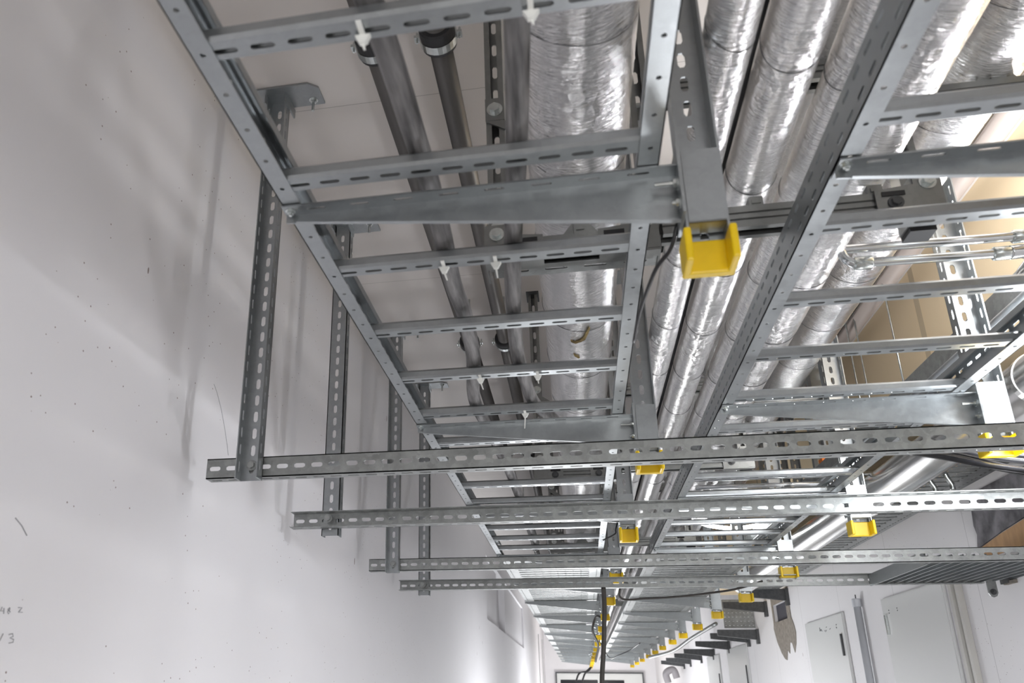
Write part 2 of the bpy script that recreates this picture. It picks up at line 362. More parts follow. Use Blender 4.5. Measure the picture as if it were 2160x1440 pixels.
# ================================================================= CABLE LADDERS
ZL = .77
RY = [.165+.3*k for k in range(-1, 17)]
def ladder(xl, xr, y0, y1, label, rungs):
    e = thing('cable_ladder', label, 'cable ladder', ((xl+xr)/2, y0, ZL))
    for s, x in ((1, xl), (-1, xr)):                          # C rail opening inwards
        b = MB(); dirx = (s, 0, 0)
        b.plate((x, y0, ZL), Y, Z, dirx, y1-y0, .072, .002, [.020, .056], .05, .03, .0075, 0)
        b.plate((x, y0, ZL), Y, dirx, Z, y1-y0, .032, .002, [.016], .0757, .008, .008, (-.03-y0+.682) % .0757, 4)
        b.rail([(0, 0), (.022, 0), (.022, -.014)], (x, y0, ZL+.072), dirx, Z, Y, y1-y0, .002)
        b.build('side_rail', GALV, e)
    for y in rungs:
        b = MB(); w = xr-xl-.02; x0 = xl+.010
        b.plate((x0, y-.016, ZL+.003), X, Y, Z, w, .032, .002, [.018], .05, .034, .0085, .012)
        b.rail([(.0, 0), (-.004, .004), (-.004, .015), (.002, .021), (.008, .021)], (x0, y-.016, ZL+.003), Y, Z, X, w, .002)
        b.rail([(.0, 0), (.004, .004), (.004, .015), (-.002, .021), (-.008, .021)], (x0, y+.016, ZL+.003), Y, Z, X, w, .002)
        b.build('rung', GALV, e)
RG = [y for y in RY if y < 4.85]
ladder(-.449, .163, -.3, 4.90, 'galvanised cable ladder on the left, carrying two grey cables', RG)
ladder(.428, 1.044, -.3, 4.90, 'galvanised cable ladder on the right, empty, under the foil pipes', RG)
# splice plate on the left ladder
e = thing('splice_plate', 'flat joining plate bolted inside the outer rail of the left ladder', 'plate', (-.445, .95, ZL+.036))
MB().box(-.4465, -.443, .72, 1.13, ZL+.014, ZL+.062).build('plate', GALV, e)
for y in (.77, .86, .99, 1.08): bolt((-.443, y, ZL+.036), X, .006, ZINC, 'bolt', e)

# ================================================================= CENTRE / RIGHT POSTS WITH CAPS, ARMS
AY = [1.14, 2.35, 3.50, 4.85, 6.08, 7.39, 8.72, 10.0, 11.33, 12.72, 14.06, 15.4, 16.7, 18.0, 19.3, 20.6]
AYR = [1.172, 2.315, 3.48, 4.72, 5.95, 7.22, 8.48, 9.7, 10.85, 12.2, 13.45, 14.8, 16.4, 18.0, 19.7]
def postcap(xc, y, w, label, group, zb=.615, fl=False):
    e = thing('drop_post', label, 'post', (xc, y, ZC), group)
    uchannel((xc, y+.03, zb), Z, X, nY, ZC-.006-zb, w, .042, GALV, 'channel', e, t=.0035, fl=fl, sl=.032, sw=.013, off=.02)
    MB().box(xc-w/2-.07, xc+w/2+.07, y-.05, y+.08, ZC-.006, ZC).build('ceiling_plate', GALV, e)
    c = MB(); a_, h_ = w/2+.007, .011                        # yellow sleeve cap, U shaped in plan
    c.prism([(-a_, -.024), (-a_+h_, -.024), (-a_+h_, .022), (a_-h_, .022), (a_-h_, -.024), (a_, -.024), (a_, .040), (-a_, .040)], (xc, y, zb-.012), X, Y, Z, .056)
    c.build('end_cap', YEL, e, bevel=.003)
    b = MB(); b.box(xc-w/2+.004, xc+w/2-.004, y-.014, y-.010, zb+.055, zb+.185)      # stiffening plate in the mouth
    b.box(xc-w/2+.004, xc+w/2-.004, y-.014, y+.02, zb+.055, zb+.058)
    b.build('clamp_plate', GALV, e)
    return e
def arm(xt, xp, y, label, group):
    e = thing('cantilever_arm', label, 'bracket arm', (xp, y, ZL), group)
    b = MB(); L = xp-xt
    b.prism([(0, -.003), (L, -.003), (L, -.086), (L-.01, -.088), (.02, -.020), (0, -.018)], (xt, y, ZL), X, Z, Y, .003)
    b.plate((xt, y-.028, ZL-.0045), X, Y, Z, L, .028, .003, [.013], .075, .034, .006, .02)
    b.plate((xt, y+.003, ZL-.0045), X, Y, Z, L, .020, .003)
    b.rail([(0, 0), (-.008, 0)], (xt+.02, y, ZL-.020), Y, Z, (L-.01, 0, -.068), 1, .0025)
    b.build('arm', GALV, e)
    MB().box(xp-.004, xp+.001, y-.036, y+.040, ZL-.092, ZL+.03).build('head_plate', GALV, e)
    bolt((xp-.004, y-.018, ZL-.030), nX, .007, ZINC, 'bolt', e, .035)
    bolt((xp-.004, y-.018, ZL-.065), nX, .006, ZINC, 'bolt', e, .012)
    bolt((xt+.012, y-.014, ZL-.004), nZ, .006, ZINC, 'bolt', e, .01)
    return e
a0 = p0 = None
for i, y in enumerate(AY):
    la = 'tapered cantilever arm under the left tray run, %s from the camera' % ORD[i]
    lp = 'drop post with yellow end cap between the two tray runs, %s from the camera' % ORD[i]
    if i == 0:
        a0 = arm(-.45, .193, y, la, 'cantilever arms of the left run'); p0 = postcap(.226, y, .062, lp, 'middle drop posts')
    else:
        copy_tree(a0, (.193, y, ZL), la); copy_tree(p0, (.226, y, ZC), lp)
a1 = p1 = None
for i, y in enumerate(AYR):
    la = 'tapered cantilever arm under the right tray run, %s from the camera' % ORD[i]
    lp = 'drop post with yellow end cap right of the right tray run, %s from the camera' % ORD[i]
    if i == 0:
        a1 = arm(.43, 1.073, y, la, 'cantilever arms of the right run'); p1 = postcap(1.113, y, .075, lp, 'right drop posts', fl=True)
    else:
        copy_tree(a1, (1.073, y, ZL), la); copy_tree(p1, (1.113, y, ZC), lp)

# ================================================================= PERFORATED TRAYS
def tray(xl, xr, y0, y1, z, label, group=None, pitch=.05, rpitch=.05, m=GALVD, hgt=.06):
    e = thing('perforated_tray', label, 'cable tray', ((xl+xr)/2, y0, z), group)
    b = MB(); W_ = xr-xl; n = int(W_/rpitch)
    rows = [W_*(k+.5)/n for k in range(n)]
    b.plate((xl, y0, z), Y, X, Z, y1-y0, W_, 0, rows, pitch, .022, .008, 0, 3)
    k = y0+.05
    while k < y1:                                              # pressed cross ribs
        b.box(xl+.08, xr-.08, k-.004, k+.004, z-.004, z-.0005); k += .1
    b.build('tray_bottom', m, e)
    for s, x in ((1, xl), (-1, xr)):
        b = MB().plate((x, y0, z), Y, Z, (s, 0, 0), y1-y0, hgt, 0, [hgt/2], .05, .022, .01, 0, 3)
        b.plate((x, y0, z+hgt), Y, (s, 0, 0), Z, y1-y0, .012, 0)
        b.build('side_flange', m, e)
ys = [4.95, 8.05, 11.15, 14.25, 17.35, 20.9]
for i in range(5):
    far = i > 1
    tray(-.449, .163, ys[i]+.002, ys[i+1], ZL+.005, 'perforated tray section of the left run, %s from the camera' % ORD[i], 'perforated trays of the left run', .05 if not far else .1, .051)
    tray(.428, 1.044, ys[i]+.002, ys[i+1], ZL+.005, 'perforated tray section of the right run, %s from the camera' % ORD[i], 'perforated trays of the right run', .05 if not far else .1, .051)
tray(1.60, 2.03, 2.2, 9.2, 1.05, 'perforated tray running high along the right wall', None, .05, .054, GALVD)
e = thing('perforated_riser', 'upright perforated tray panel above the nearest dark bracket arms', 'cable tray', (1.94, 10.95, .95))
MB().plate((1.75, 10.95, .80), X, Z, Y, .36, .34, 0, [.05*k+.03 for k in range(6)], .045, .016, .005, 0).build('panel', GALVD, e)
# upper rail beside the beige boards
e = thing('upper_tray_rail', 'grey channel rail running beside the beige boards, right of the right ladder', 'rail', (1.26, -.3, 1.06))
MB().rail([(.024, 0), (0, 0), (0, .06), (.024, .06)], (1.255, -.3, 1.06), X, Z, Y, 9.3, .003).build('rail', GALVD, e)
MB().tube([(1.225, -.3, 1.02), (1.225, 9, 1.02)], .012, 10).build('edge_tube', GALV, e, smooth=True)

# ================================================================= DARK ARMS ON THE RIGHT WALL
DA = [(9.14, 1.02), (10.2, 1.0), (10.85, .74), (11.45, .74), (12.97, .73), (14.5, .70), (16.0, .70), (17.6, .69), (18.7, .68)]
d0 = None
for i, (y, z) in enumerate(DA):
    lb = 'dark wall bracket arm on the right wall, %s from the camera' % ORD[i]
    if d0 is None:
        d0 = thing('support_bracket', lb, 'bracket arm', (XR, y, z), 'dark wall arms')
        MB().prism([(0, .035), (.47, .035), (.47, -.085), (0, -.035)], (XR-.47, y, z), X, Z, Y, .05).build('arm', DARKSTEEL, d0)
        MB().box(XR-.03, XR-.001, y-.02, y+.07, z-.13, z+.04).build('wall_plate', DARKSTEEL, d0)
    else: copy_tree(d0, (XR, y, z), lb)

# ================================================================= FOIL PIPES
def foil(x, z, r, y0, y1, label, wires=9, m=FOIL, seed=0, lump=.03):
    e = thing('insulated_pipe', label, 'pipe', (x, y0, z))
    n = 48; vs = []; fs = []; k = 0; y = y0; st = .035; ysl = []
    while y < y1: ysl.append(y); y += st if y < 6 else .15
    ysl.append(y1)
    for y in ysl:
        for a in range(n):
            th = 2*math.pi*a/n
            q = noise.noise(Vector((math.cos(th)*1.3+seed*7.1, y*3.2, math.sin(th)*1.3)))
            q2 = noise.noise(Vector((math.cos(th)*3+seed*3.3, y*11, math.sin(th)*3)))
            rr = r*(1+lump*q+lump*.5*q2)
            vs.append((x+rr*math.cos(th), y, z+rr*math.sin(th)))
    for i in range(len(ysl)-1):
        for a in range(n): fs.append((i*n+a, i*n+(a+1) % n, (i+1)*n+(a+1) % n, (i+1)*n+a))
    fs += [tuple(range(n)), tuple(range((len(ysl)-1)*n, len(ysl)*n))[::-1]]
    MB().add(vs, fs).build('foil_jacket', m, e, smooth=True)
    for i in range(wires):
        yw = 1.0+i*.37+seed*.07; rw = r*1.012
        pts = [(x+rw*math.cos(t), yw+.02*math.sin(t+seed), z+rw*math.sin(t)) for t in [2*math.pi*j/36 for j in range(37)]]
        MB().tube(pts, .0007, 5, False).build('binding_wire', DARKSTEEL, e)
    return e
foil(.054, 1.074, .102, -.3, 22, 'large foil-wrapped pipe above the left ladder', 9, seed=1)
foil(.304, 1.040, .042, -.3, 22, 'slim foil-wrapped pipe just right of the middle drop posts', 9, seed=2)
foil(.418, 1.058, .052, -.3, 22, 'foil-wrapped pipe, middle one of the three between the ladders', 9, seed=3)
foil(.537, 1.052, .047, -.3, 22, 'foil-wrapped pipe beside the left rail of the right ladder', 9, seed=4)
foil(.648, 1.066, .055, -.3, 22, 'foil-wrapped pipe above the right ladder, lower of the two there', 9, seed=5)
foil(.927, 1.308, .085, -.3, 22, 'thick foil-wrapped pipe above the right ladder, nearest the beige boards', 9, seed=6)
e = thing('thin_dark_pipe', 'thin dark pipe squeezed between the two foil pipes next to the middle posts', 'pipe', (.414, -.3, 1.2))
MB().tube([(.412, -.3, 1.2), (.412, 22, 1.2)], .015, 16).build('pipe', BLACK, e, smooth=True)
foil(.630, 1.385, .047, -.3, 22, 'foil-wrapped pipe hidden high above the middle pipes near the ceiling', 0, seed=8)
MB_ = MB()
# torn spot on the big pipe showing yellow wool
tear = mat('brown_wool', (.26, .19, .08), .95, 0, .5, 90)
def torn(pts, label):
    b = MB(); v = []
    for a, y in pts:
        th = math.radians(a); y += .10; v += [(.054+.1045*math.sin(th), y, 1.074-.1045*math.cos(th))]
    b.add(v+[(p[0], p[1], p[2]-.002) for p in v], [tuple(range(len(v)))[::-1], tuple(range(len(v), 2*len(v)))]+[(i, (i+1) % len(v), len(v)+(i+1) % len(v), len(v)+i) for i in range(len(v))])
    tag(b.build('wool_tear', tear), label, 'tear')
torn([(-16, 2.125), (-9, 2.135), (0, 2.118), (5, 2.100), (9, 2.065), (13, 2.045), (15, 2.05), (12, 2.085), (7, 2.125), (1, 2.135), (-8, 2.148), (-15, 2.14)], 'longer ragged tear in the foil of the large pipe showing brown wool')
torn([(-12, 2.225), (-6, 2.235), (-1, 2.255), (-4, 2.262), (-10, 2.245)], 'short tear in the foil of the large pipe, farther than the long one')
# two dark straight pipes near the ceiling with clamps
def cpipe(x, label, z=1.6, r=.031):
    e = thing('straight_pipe', label, 'pipe', (x, -.3, z))
    MB().tube([(x, -.3, z), (x, 22, z)], r, 24).build('pipe', PIPE, e, smooth=True)
    for y in (1.65, 3.63, 5.6, 7.6, 9.5):
        MB().tube([(x, y-.05, z), (x, y-.045, z), (x, y+.018, z), (x, y+.02, z)], 0, 28, True, [r*1.35, r*1.5, r*1.5, r*1.4]).build('socket', RUBBER, e, smooth=False)
        c = MB().tube([(x, y-.02, z), (x, y+.005, z)], r*1.62, 28)
        for s in (-1, 1): c.box(x+s*r*1.75-.008, x+s*r*1.75+.008, y-.018, y+.003, z-.004, z+.004)
        c.tube([(x, y-.008, z+r*1.6), (x, y-.008, ZC-.001)], .005, 8)
        for s in (-1, 1): c.tube([(x+s*r*1.8, y-.008, z-.014), (x+s*r*1.8, y-.008, z+.02)], .003, 8)
        c.build('pipe_clamp', ZINC, e)
cpipe(-.268, 'dark straight pipe under the ceiling, nearer the large foil pipe')
cpipe(-.438, 'dark straight pipe under the ceiling, the left one behind the tied cable')
# beige-grey plastic pipe in the corner by the beige boards
e = tag(MB().tube([(1.470, -.3, 1.79), (1.470, 22, 1.79)], .037, 28).build('plastic_pipe', GPIPE, smooth=True), 'beige-grey plastic pipe in the corner above the beige boards', 'pipe')

# ================================================================= STRUT FRAMES
def strutrail(b, o, u, v, w, L, s=.041):
    h = s/2                                                     # lipped channel with grooved sides, mouth towards +v
    b.rail([(-h+.009, h-.007), (-h+.009, h), (-h, h), (-h, .012), (-h+.004, .010), (-h+.004, .005), (-h, .003), (-h, -.003), (-h+.004, -.005), (-h+.004, -.010), (-h, -.012), (-h, -h), (h, -h), (h, -.012), (h-.004, -.010), (h-.004, -.005), (h, -.003), (h, .003), (h-.004, .005), (h-.004, .010), (h, .012), (h, h), (h-.009, h), (h-.009, h-.007)], o, u, v, w, L, -.0022)
def vpost(e, x, y, z0, name='hanger'):
    b = MB(); b.plate((x-.02, y+.018, z0), Z, X, Y, ZC-.006-z0, .04, .0025, [.02], .072, .038, .013, .02)
    for s in (-1, 1):
        b.rail([(s*.020, .02), (s*.020, -.022), (s*.011, -.022), (s*.011, -.015)], (x, y, z0), X, Y, Z, ZC-.006-z0, .0022*s)
    b.build(name, STRUT, e)
    MB().box(x-.03, x+.03, y-.05, y+.06, ZC-.006, ZC).build('ceiling_plate', DARKSTEEL, e)
def corner(e, x, y, z, s):
    yf = y-.080
    b = MB().box(x-.026, x+.026, yf-.004, yf, z-.03, z+.06)
    b.prism([(0, .036), (0, -.034), (s*.10, -.034), (s*.10, .026)], (x, yf, z), X, Z, Y, -.005)
    b.box(min(x-.026*s, x+s*.10), max(x-.026*s, x+s*.10), yf-.004, yf+.024, z-.036, z-.031)
    b.box(x-.028, x-.024, yf, y+.02, z-.03, z+.055).box(x+.024, x+.028, yf, y+.02, z-.03, z+.0)
    b.build('corner_bracket', STRUT, e)
    bolt((x, yf-.005, z+.035), nY, .011, ZINC, 'bolt', e); bolt((x+s*.065, yf-.006, z-.006), nY, .010, DARKSTEEL, 'bolt', e)
    MB().box(min(x+s*.045, x+s*.088), max(x+s*.045, x+s*.088), yf-.0075, yf-.0055, z+.010, z+.020).build('lock_slot', RUBBER, e)
def saddle(e, x, y, z, w=.07):
    b = MB().prism([(-w/2, 0), (w/2, 0), (w*.18, w*.42), (-w*.18, w*.42)], (x, y-.016, z), X, Z, Y, .032)
    b.box(x-.014, x+.014, y-.024, y+.024, z, z+w*.5)
    b.box(x-.009, x+.009, y-.027, y-.0245, z+w*.12, z+w*.34)
    b.build('pipe_saddle', STRUT, e)
def frame(y, label):
    e = thing('strut_frame', label, 'support frame', (.3, y, ZC), 'strut frames carrying the foil pipes')
    for x in (-.127, .213, .742): vpost(e, x, y, .93 if x < .7 else .93)
    for x0, x1, z in ((-.145, .205, .918), (.225, .75, .946), (.225, .74, 1.30), (.755, 1.08, 1.193)):
        b = MB(); strutrail(b, (x0, y-.052, z), Y, nZ, X, x1-x0, .046)
        b.build('cross_rail', STRUT, e)
    b = MB().plate((-.14, y-.045, .893), X, Y, Z, .36, .05, .003, [.025], .085, .05, .009, .01); b.build('slotted_strap', GALVD, e)
    MB().box(.718, .768, y-.024, y+.024, .905, .931).build('end_stop', RUBBER, e)
    corner(e, -.127, y, .918, 1); corner(e, .190, y, .918, -1); corner(e, .742, y, .946, -1)
    for z in (1.335, 1.0):
        MB().box(-.150, -.104, y-.030, y-.024, z-.03, z+.035).prism([(-.023, -.03), (.02, -.03), (.075, -.07), (.075, -.09)], (-.127, y-.029, z), X, Z, Y, .004).build('angle_bracket', STRUT, e)
        bolt((-.127, y-.030, z), nY, .013, ZINC, 'bolt', e)
    vb = MB(); vb.box(1.06, 1.10, y-.02, y+.02, 1.09, ZC-.006); vb.build('hanger', STRUT, e)
    for x, z, w_ in ((.054, .941, .085), (.304, .969, .04), (.418, .969, .045), (.537, .969, .04), (.648, .969, .045), (.927, 1.216, .09)):
        saddle(e, x, y-.052, z, w_)
    return e
f0 = frame(1.66, 'strut frame under the foil pipes, nearest the camera')
for i, y in enumerate((3.64, 5.56, 7.54, 9.45)):
    copy_tree(f0, (.3, y, ZC), 'strut frame under the foil pipes, %s from the camera' % ORD[i+1])

# ================================================================= CABLES ON THE LEFT LADDER, TIES
def spl(pts, n=8):
    pts = [Vector(p) for p in pts]; out = []
    P = [pts[0]*2-pts[1]]+pts+[pts[-1]*2-pts[-2]]
    for i in range(1, len(P)-2):
        for k in range(n):
            t = k/n; a, b, c, d = P[i-1], P[i], P[i+1], P[i+2]
            out.append(.5*((2*b)+(c-a)*t+(2*a-5*b+4*c-d)*t*t+(3*b-a-3*c+d)*t**3))
    out.append(pts[-1]); return out
zc = .815
ca = [(-.225, .2, zc), (-.218, .6, zc), (-.21, .80, zc), (-.207, .87, zc), (-.206, 1.03, zc), (-.205, 1.17, zc), (-.21, 1.34, zc), (-.218, 1.52, zc), (-.217, 1.71, zc+.01), (-.226, 1.93, zc), (-.262, 2.25, zc), (-.25, 2.55, zc), (-.235, 2.9, zc), (-.225, 3.3, zc), (-.21, 4.7, zc)]
tag(MB().tube(spl(ca), .0185, 16).build('power_cable', CABLE, smooth=True), 'dusty grey cable on the left ladder, the left of two, sagging in waves', 'cable')
cb = [(-.01, .2, zc), (-.02, .6, zc), (-.033, .84, zc), (-.054, 1.11, zc), (-.078, 1.35, zc), (-.097, 1.59, zc), (-.112, 1.89, zc), (-.107, 2.09, zc), (-.093, 2.29, zc), (-.055, 2.43, zc), (.02, 2.6, zc), (.05, 2.8, zc+.02)]
tag(MB().tube(spl(cb), .0175, 16).build('power_cable', CABLE, smooth=True), 'scuffed dark cable on the left ladder, running past the large foil pipe', 'cable')
def tie(x, y, label, L=.03, ang=.2):
    e = thing('cable_tie', label, 'cable tie', (x, y, ZL), 'white cable ties on the rungs')
    b = MB(); b.box(x-.0035, x+.0035, y-.018, y+.018, ZL-.001, ZL+.001).box(x-.0035, x+.0035, y+.020, y+.022, ZL, ZL+.03)
    b.build('strap', TIE, e)
    MB().prism([(-.010, 0), (.010, 0), (.004, -.012), (-.004, -.012)], (x, y+.003, ZL-.001), X, Z, Y, .007).build('head', TIE, e)
    MB().prism([(-.0022, 0), (.0022, 0), (.0016+L*ang, -L), (-.0008+L*ang, -L)], (x, y+.006, ZL-.011), X, Z, Y, .0015).build('tail', TIE, e)
tie(-.229*.965, .765, 'white cable tie on the nearest rung, at the left cable', .012)
tie(-.013, .765, 'white cable tie on the nearest rung, beside the large foil pipe', .010)
tie(-.221*.965, 1.365, 'white cable tie on the rung behind the nearest arm, at the left cable', .018, .3)
tie(-.118*.965, 1.365, 'white cable tie on the rung behind the nearest arm, at the right cable', .022, .1)
tie(-.220*.965, 1.965, 'white cable tie on the rung two bays past the nearest arm, at the left cable', .02, .3)
tie(-.068*.965, 1.965, 'white cable tie on the rung two bays past the nearest arm, by the foil pipe', .012, .1)
tie(-.121*.965, 2.265, 'white cable tie with long tail on the last rung before the second arm', .035, -.1)
# black strap/cable behind the nearest cap
tag(MB().tube(spl([(.19, 1.17, .70), (.178, 1.19, .665), (.155, 1.22, .645), (.135, 1.32, .62), (.128, 1.40, .60)]), .0035, 8).build('black_strap', BLACK, smooth=True), 'black cable tie dangling behind the nearest yellow cap', 'strap')
tag(MB().tube(spl([(.19, 3.51, .70), (.175, 3.50, .655), (.17, 3.5, .635), (.12, 3.5, .61)]), .003, 8).build('black_strap', BLACK, smooth=True), 'black cable tie beside the third yellow cap', 'strap')
# conduits on the right
def conduit(pts, r, label, ends):
    e = thing('steel_conduit', label, 'conduit', pts[0])
    MB().tube(spl(pts, 6), r, 18).build('tube', CHROME, e, smooth=True)
    for p in ends: MB().tube([(p[0]-.022, p[1], p[2]), (p[0]-.018, p[1], p[2]), (p[0]+.018, p[1], p[2]), (p[0]+.022, p[1], p[2])], 0, 18, True, [r*1.1, r*1.5, r*1.5, r*1.15]).build('coupling', ZINC, e, smooth=True)
conduit([(.64, 1.95, 1.09), (.66, 1.95, 1.046), (.70, 1.95, 1.044), (.9, 1.95, 1.042), (1.17, 1.95, 1.04)], .011, 'polished conduit crossing the right ladder, the upper of two', [(.665, 1.95, 1.044), (1.09, 1.95, 1.04)])
conduit([(.690, 1.95, 1.25), (.692, 1.95, 1.10), (.694, 1.95, 1.03), (.712, 1.95, 1.006), (.74, 1.95, 1.003), (.9, 1.95, 1.001), (1.06, 1.95, .999)], .011, 'polished conduit crossing the right ladder, the lower, with an elbow', [(.735, 1.95, 1.003), (1.04, 1.95, .999)])
e = tag(MB().tube(spl([(1.055, 1.95, .999), (1.09, 1.95, .998), (1.105, 1.96, .98), (1.09, 1.98, .955), (1.10, 2.0, .94), (1.14, 2.0, .938), (1.25, 2.0, .935)], 8), .017, 18).build('pipe_elbow', CHROME, smooth=True), 'shiny double elbow fitting at the right end of the lower conduit', 'fitting')
for x, y, z0, lb in ((1.443, 3.66, 1.26, 'single thin threaded rod in front of the beige boards'), (1.395, 4.06, 1.12, 'thin threaded rod, left of the close pair'), (1.438, 4.06, 1.12, 'thin threaded rod, right of the close pair')):
    e = thing('threaded_rod', lb, 'rod', (x, y, ZC), None)
    MB().tube([(x, y, z0), (x, y, ZC)], .0045, 8).build('rod', ZINC, e, smooth=True)
    MB().tube([(x, y, ZC-.03), (x, y, ZC-.0)], .010, 6).build('nut', ZINC, e)
    if y < 4: MB().box(x-.022, x+.022, y-.02, y+.02, z0-.045, z0).build('end_cap', ORG, e)
# long screw in the ceiling
tag(MB().tube([(-.444, 3.66, ZC), (-.444, 3.66, ZC-.13)], .004, 8).tube([(-.444, 3.66, ZC-.13), (-.444, 3.66, ZC-.135)], .012, 12).build('ceiling_screw', DARKSTEEL), 'long screw hanging from the ceiling beside the left cable', 'screw')
# silver duct on the right
e = thing('sheet_metal_duct', 'shiny round metal duct running right of the right drop posts', 'duct', (1.45, -.3, .94))
MB().tube([(1.45, -.3, .94), (1.45, 4.0, .94), (1.45, 7.7, .94), (1.46, 7.9, .95), (1.50, 8.0, 1.0), (1.52, 8.03, 1.04)], .082, 40).build('duct_pipe', DUCT, e, smooth=True)
for y in (2.7, 4.4, 6.1): MB().tube([(1.45, y-.012, .94), (1.45, y+.012, .94)], .086, 40).build('joint_band', DUCT, e, smooth=False)
for i, (x, y, z) in enumerate(((1.30, 4.43, 1.13), (1.38, 5.4, 1.06))):
    e = thing('upper_drop_post', 'short drop post with orange cap high beside the beige boards, %s from the camera' % ORD[i], 'post', (x, y, ZC), 'orange-capped posts by the beige boards')
    uchannel((x+.03, y+.02, z), Z, X, nY, ZC-.006-z, .05, .035, GALV, 'channel', e, fl=False)
    MB().box(x-.018, x+.008, y-.02, y+.045, z-.012, z+.04).build('end_cap', ORG, e)
for k, (x, y) in enumerate(((1.395, 4.42), (1.37, 4.78), (1.40, 5.72), (1.40, 6.2), (1.40, 7.3), (1.40, 8.3))):
    e = thing('wide_slotted_post', 'slotted upright in front of the beige boards, %s from the camera' % ORD[k], 'post', (x, y, ZC), 'slotted uprights by the beige boards')
    uchannel((x, y, 1.05), Z, X, nY, ZC-.006-1.05, .07, .04, GALV, 'channel', e, off=.02)
e = thing('fluorescent_tube', 'glowing white tube lamp crossing behind the rungs of the right ladder', 'lamp', (1.2, 6.3, 1.1))
gm = bpy.data.materials.new('lit_tube'); gm.use_nodes = True; gb = gm.node_tree.nodes['Principled BSDF']
gb.inputs['Emission Color'].default_value = (0.95, 0.98, 1, 1); gb.inputs['Emission Strength'].default_value = 28
pt = [at(1452, 1092, 6.3), at(1480, 1103, 6.3), at(1500, 1109, 6.3), at(1550, 1114, 6.3), at(1604, 1107, 6.3)]
MB().tube(spl(pt), .014, 12).build('glass_tube', gm, e, smooth=True)
MB().tube([pt[0]-Vector((.03, 0, 0)), pt[0]], .017, 12).build('end_socket', WHITEM, e); MB().tube([pt[-1], pt[-1]+Vector((.03, 0, 0))], .017, 12).build('end_socket', WHITEM, e)
# hose fittings under the wall tray
for i, (x, y) in enumerate(((1.83, 4.35), (1.78, 4.42))):
    tag(MB().tube(spl([(x-.02, y, 1.045), (x-.012, y, 1.02), (x, y, .99), (x, y, .965)]), .012, 14).build('pipe_elbow', ZINC, smooth=True), 'small zinc elbow poking through the wall tray, the %s of two' % ('right' if i == 0 else 'left'), 'fitting', 'elbows under the wall tray')
# lower horizontal conduits beyond
for i, z in enumerate((1.0, .96)):
    tag(MB().tube([(.6, 4.1, z), (1.55, 4.1, z)], .011, 12).build('steel_conduit', CHROME, smooth=True), 'far conduit crossing above the second bay of the right ladder, the %s' % ('upper' if i == 0 else 'lower'), 'conduit', 'far crossing conduits')

# ================================================================= BLACK CABLE BUNDLE, GRATING, HANGING CABLES
cabs = [[(1890, 952, 2.45), (1960, 957, 2.42), (2030, 968, 2.38), (2100, 985, 2.34), (2190, 1003, 2.3)],
        [(1900, 948, 2.48), (1980, 956, 2.45), (2060, 972, 2.4), (2130, 990, 2.36), (2200, 1000, 2.32)],
        [(1930, 946, 2.5), (2000, 955, 2.47), (2070, 966, 2.44), (2140, 975, 2.42), (2210, 980, 2.4)],
        [(1950, 944, 2.52), (2010, 950, 2.5), (2080, 960, 2.48), (2150, 966, 2.46), (2220, 968, 2.44)],
        [(1970, 940, 2.55), (2030, 946, 2.53), (2100, 952, 2.5), (2160, 955, 2.48), (2230, 956, 2.46)],
        [(1920, 950, 2.43), (2000, 962, 2.4), (2080, 978, 2.36), (2150, 988, 2.33), (2200, 994, 2.3)]]
nm = ['lowest of the bundle', 'second from the bottom of the bundle', 'third from the bottom of the bundle', 'fourth from the bottom of the bundle', 'topmost of the bundle', 'between the two lowest of the bundle']
cabs = [[(p[0], p[1]+(0, -4, -6, -8, -10, 4)[i]*.8, p[2]+(0, .02, .03, .02, 0, -.02)[i]) for p in c] for i, c in enumerate(cabs)]
for i, c in enumerate(cabs):
    tag(MB().tube(spl([at(*p) for p in c]), .0085, 12).build('black_cable', BLACK, smooth=True), 'black cable below the nearest cross beam at right, '+nm[i], 'cable', 'black cable bundle at the right')
e = thing('metal_grating', 'perforated metal grating lying on the cross beams by the right wall', 'grating', (1.82, 4.3, .64))
b = MB(); k = 0
zt = .60
for k in range(14):
    x = 1.53+.58*k/13
    b.box(x-.003, x+.003, 4.00, 4.72, zt-.035, zt)
b.build('bearing_bars', GALV, e)
b = MB()
for k in range(24):
    y = 4.015+.7*k/23; b.box(1.53, 2.11, y-.002, y+.002, zt-.012, zt-.004)
b.build('cross_bars', GALV, e)
MB().box(1.505, 1.512, 3.99, 4.74, zt-.045, zt+.015).build('edge_plate', GALV, e)
# wall hanger at the end of the last beam
e = thing('wall_hanger', 'dark grey rounded wall hanger at the end of the farthest cross beam', 'bracket', (2.06, 4.72, .56))
MB().prism([(-.02, .09), (.02, .09), (.022, -.05), (.014, -.066), (0, -.072), (-.014, -.066), (-.022, -.05)], (2.055, 4.70, .56), X, Z, Y, .008).build('plate', GALVD, e)
bolt((2.055, 4.70, .515), nY, .01, DARKSTEEL, 'bolt', e, .02)
MB().box(2.095, 2.119, 4.62, 4.70, .55, .62).build('wall_foot', DARKSTEEL, e)
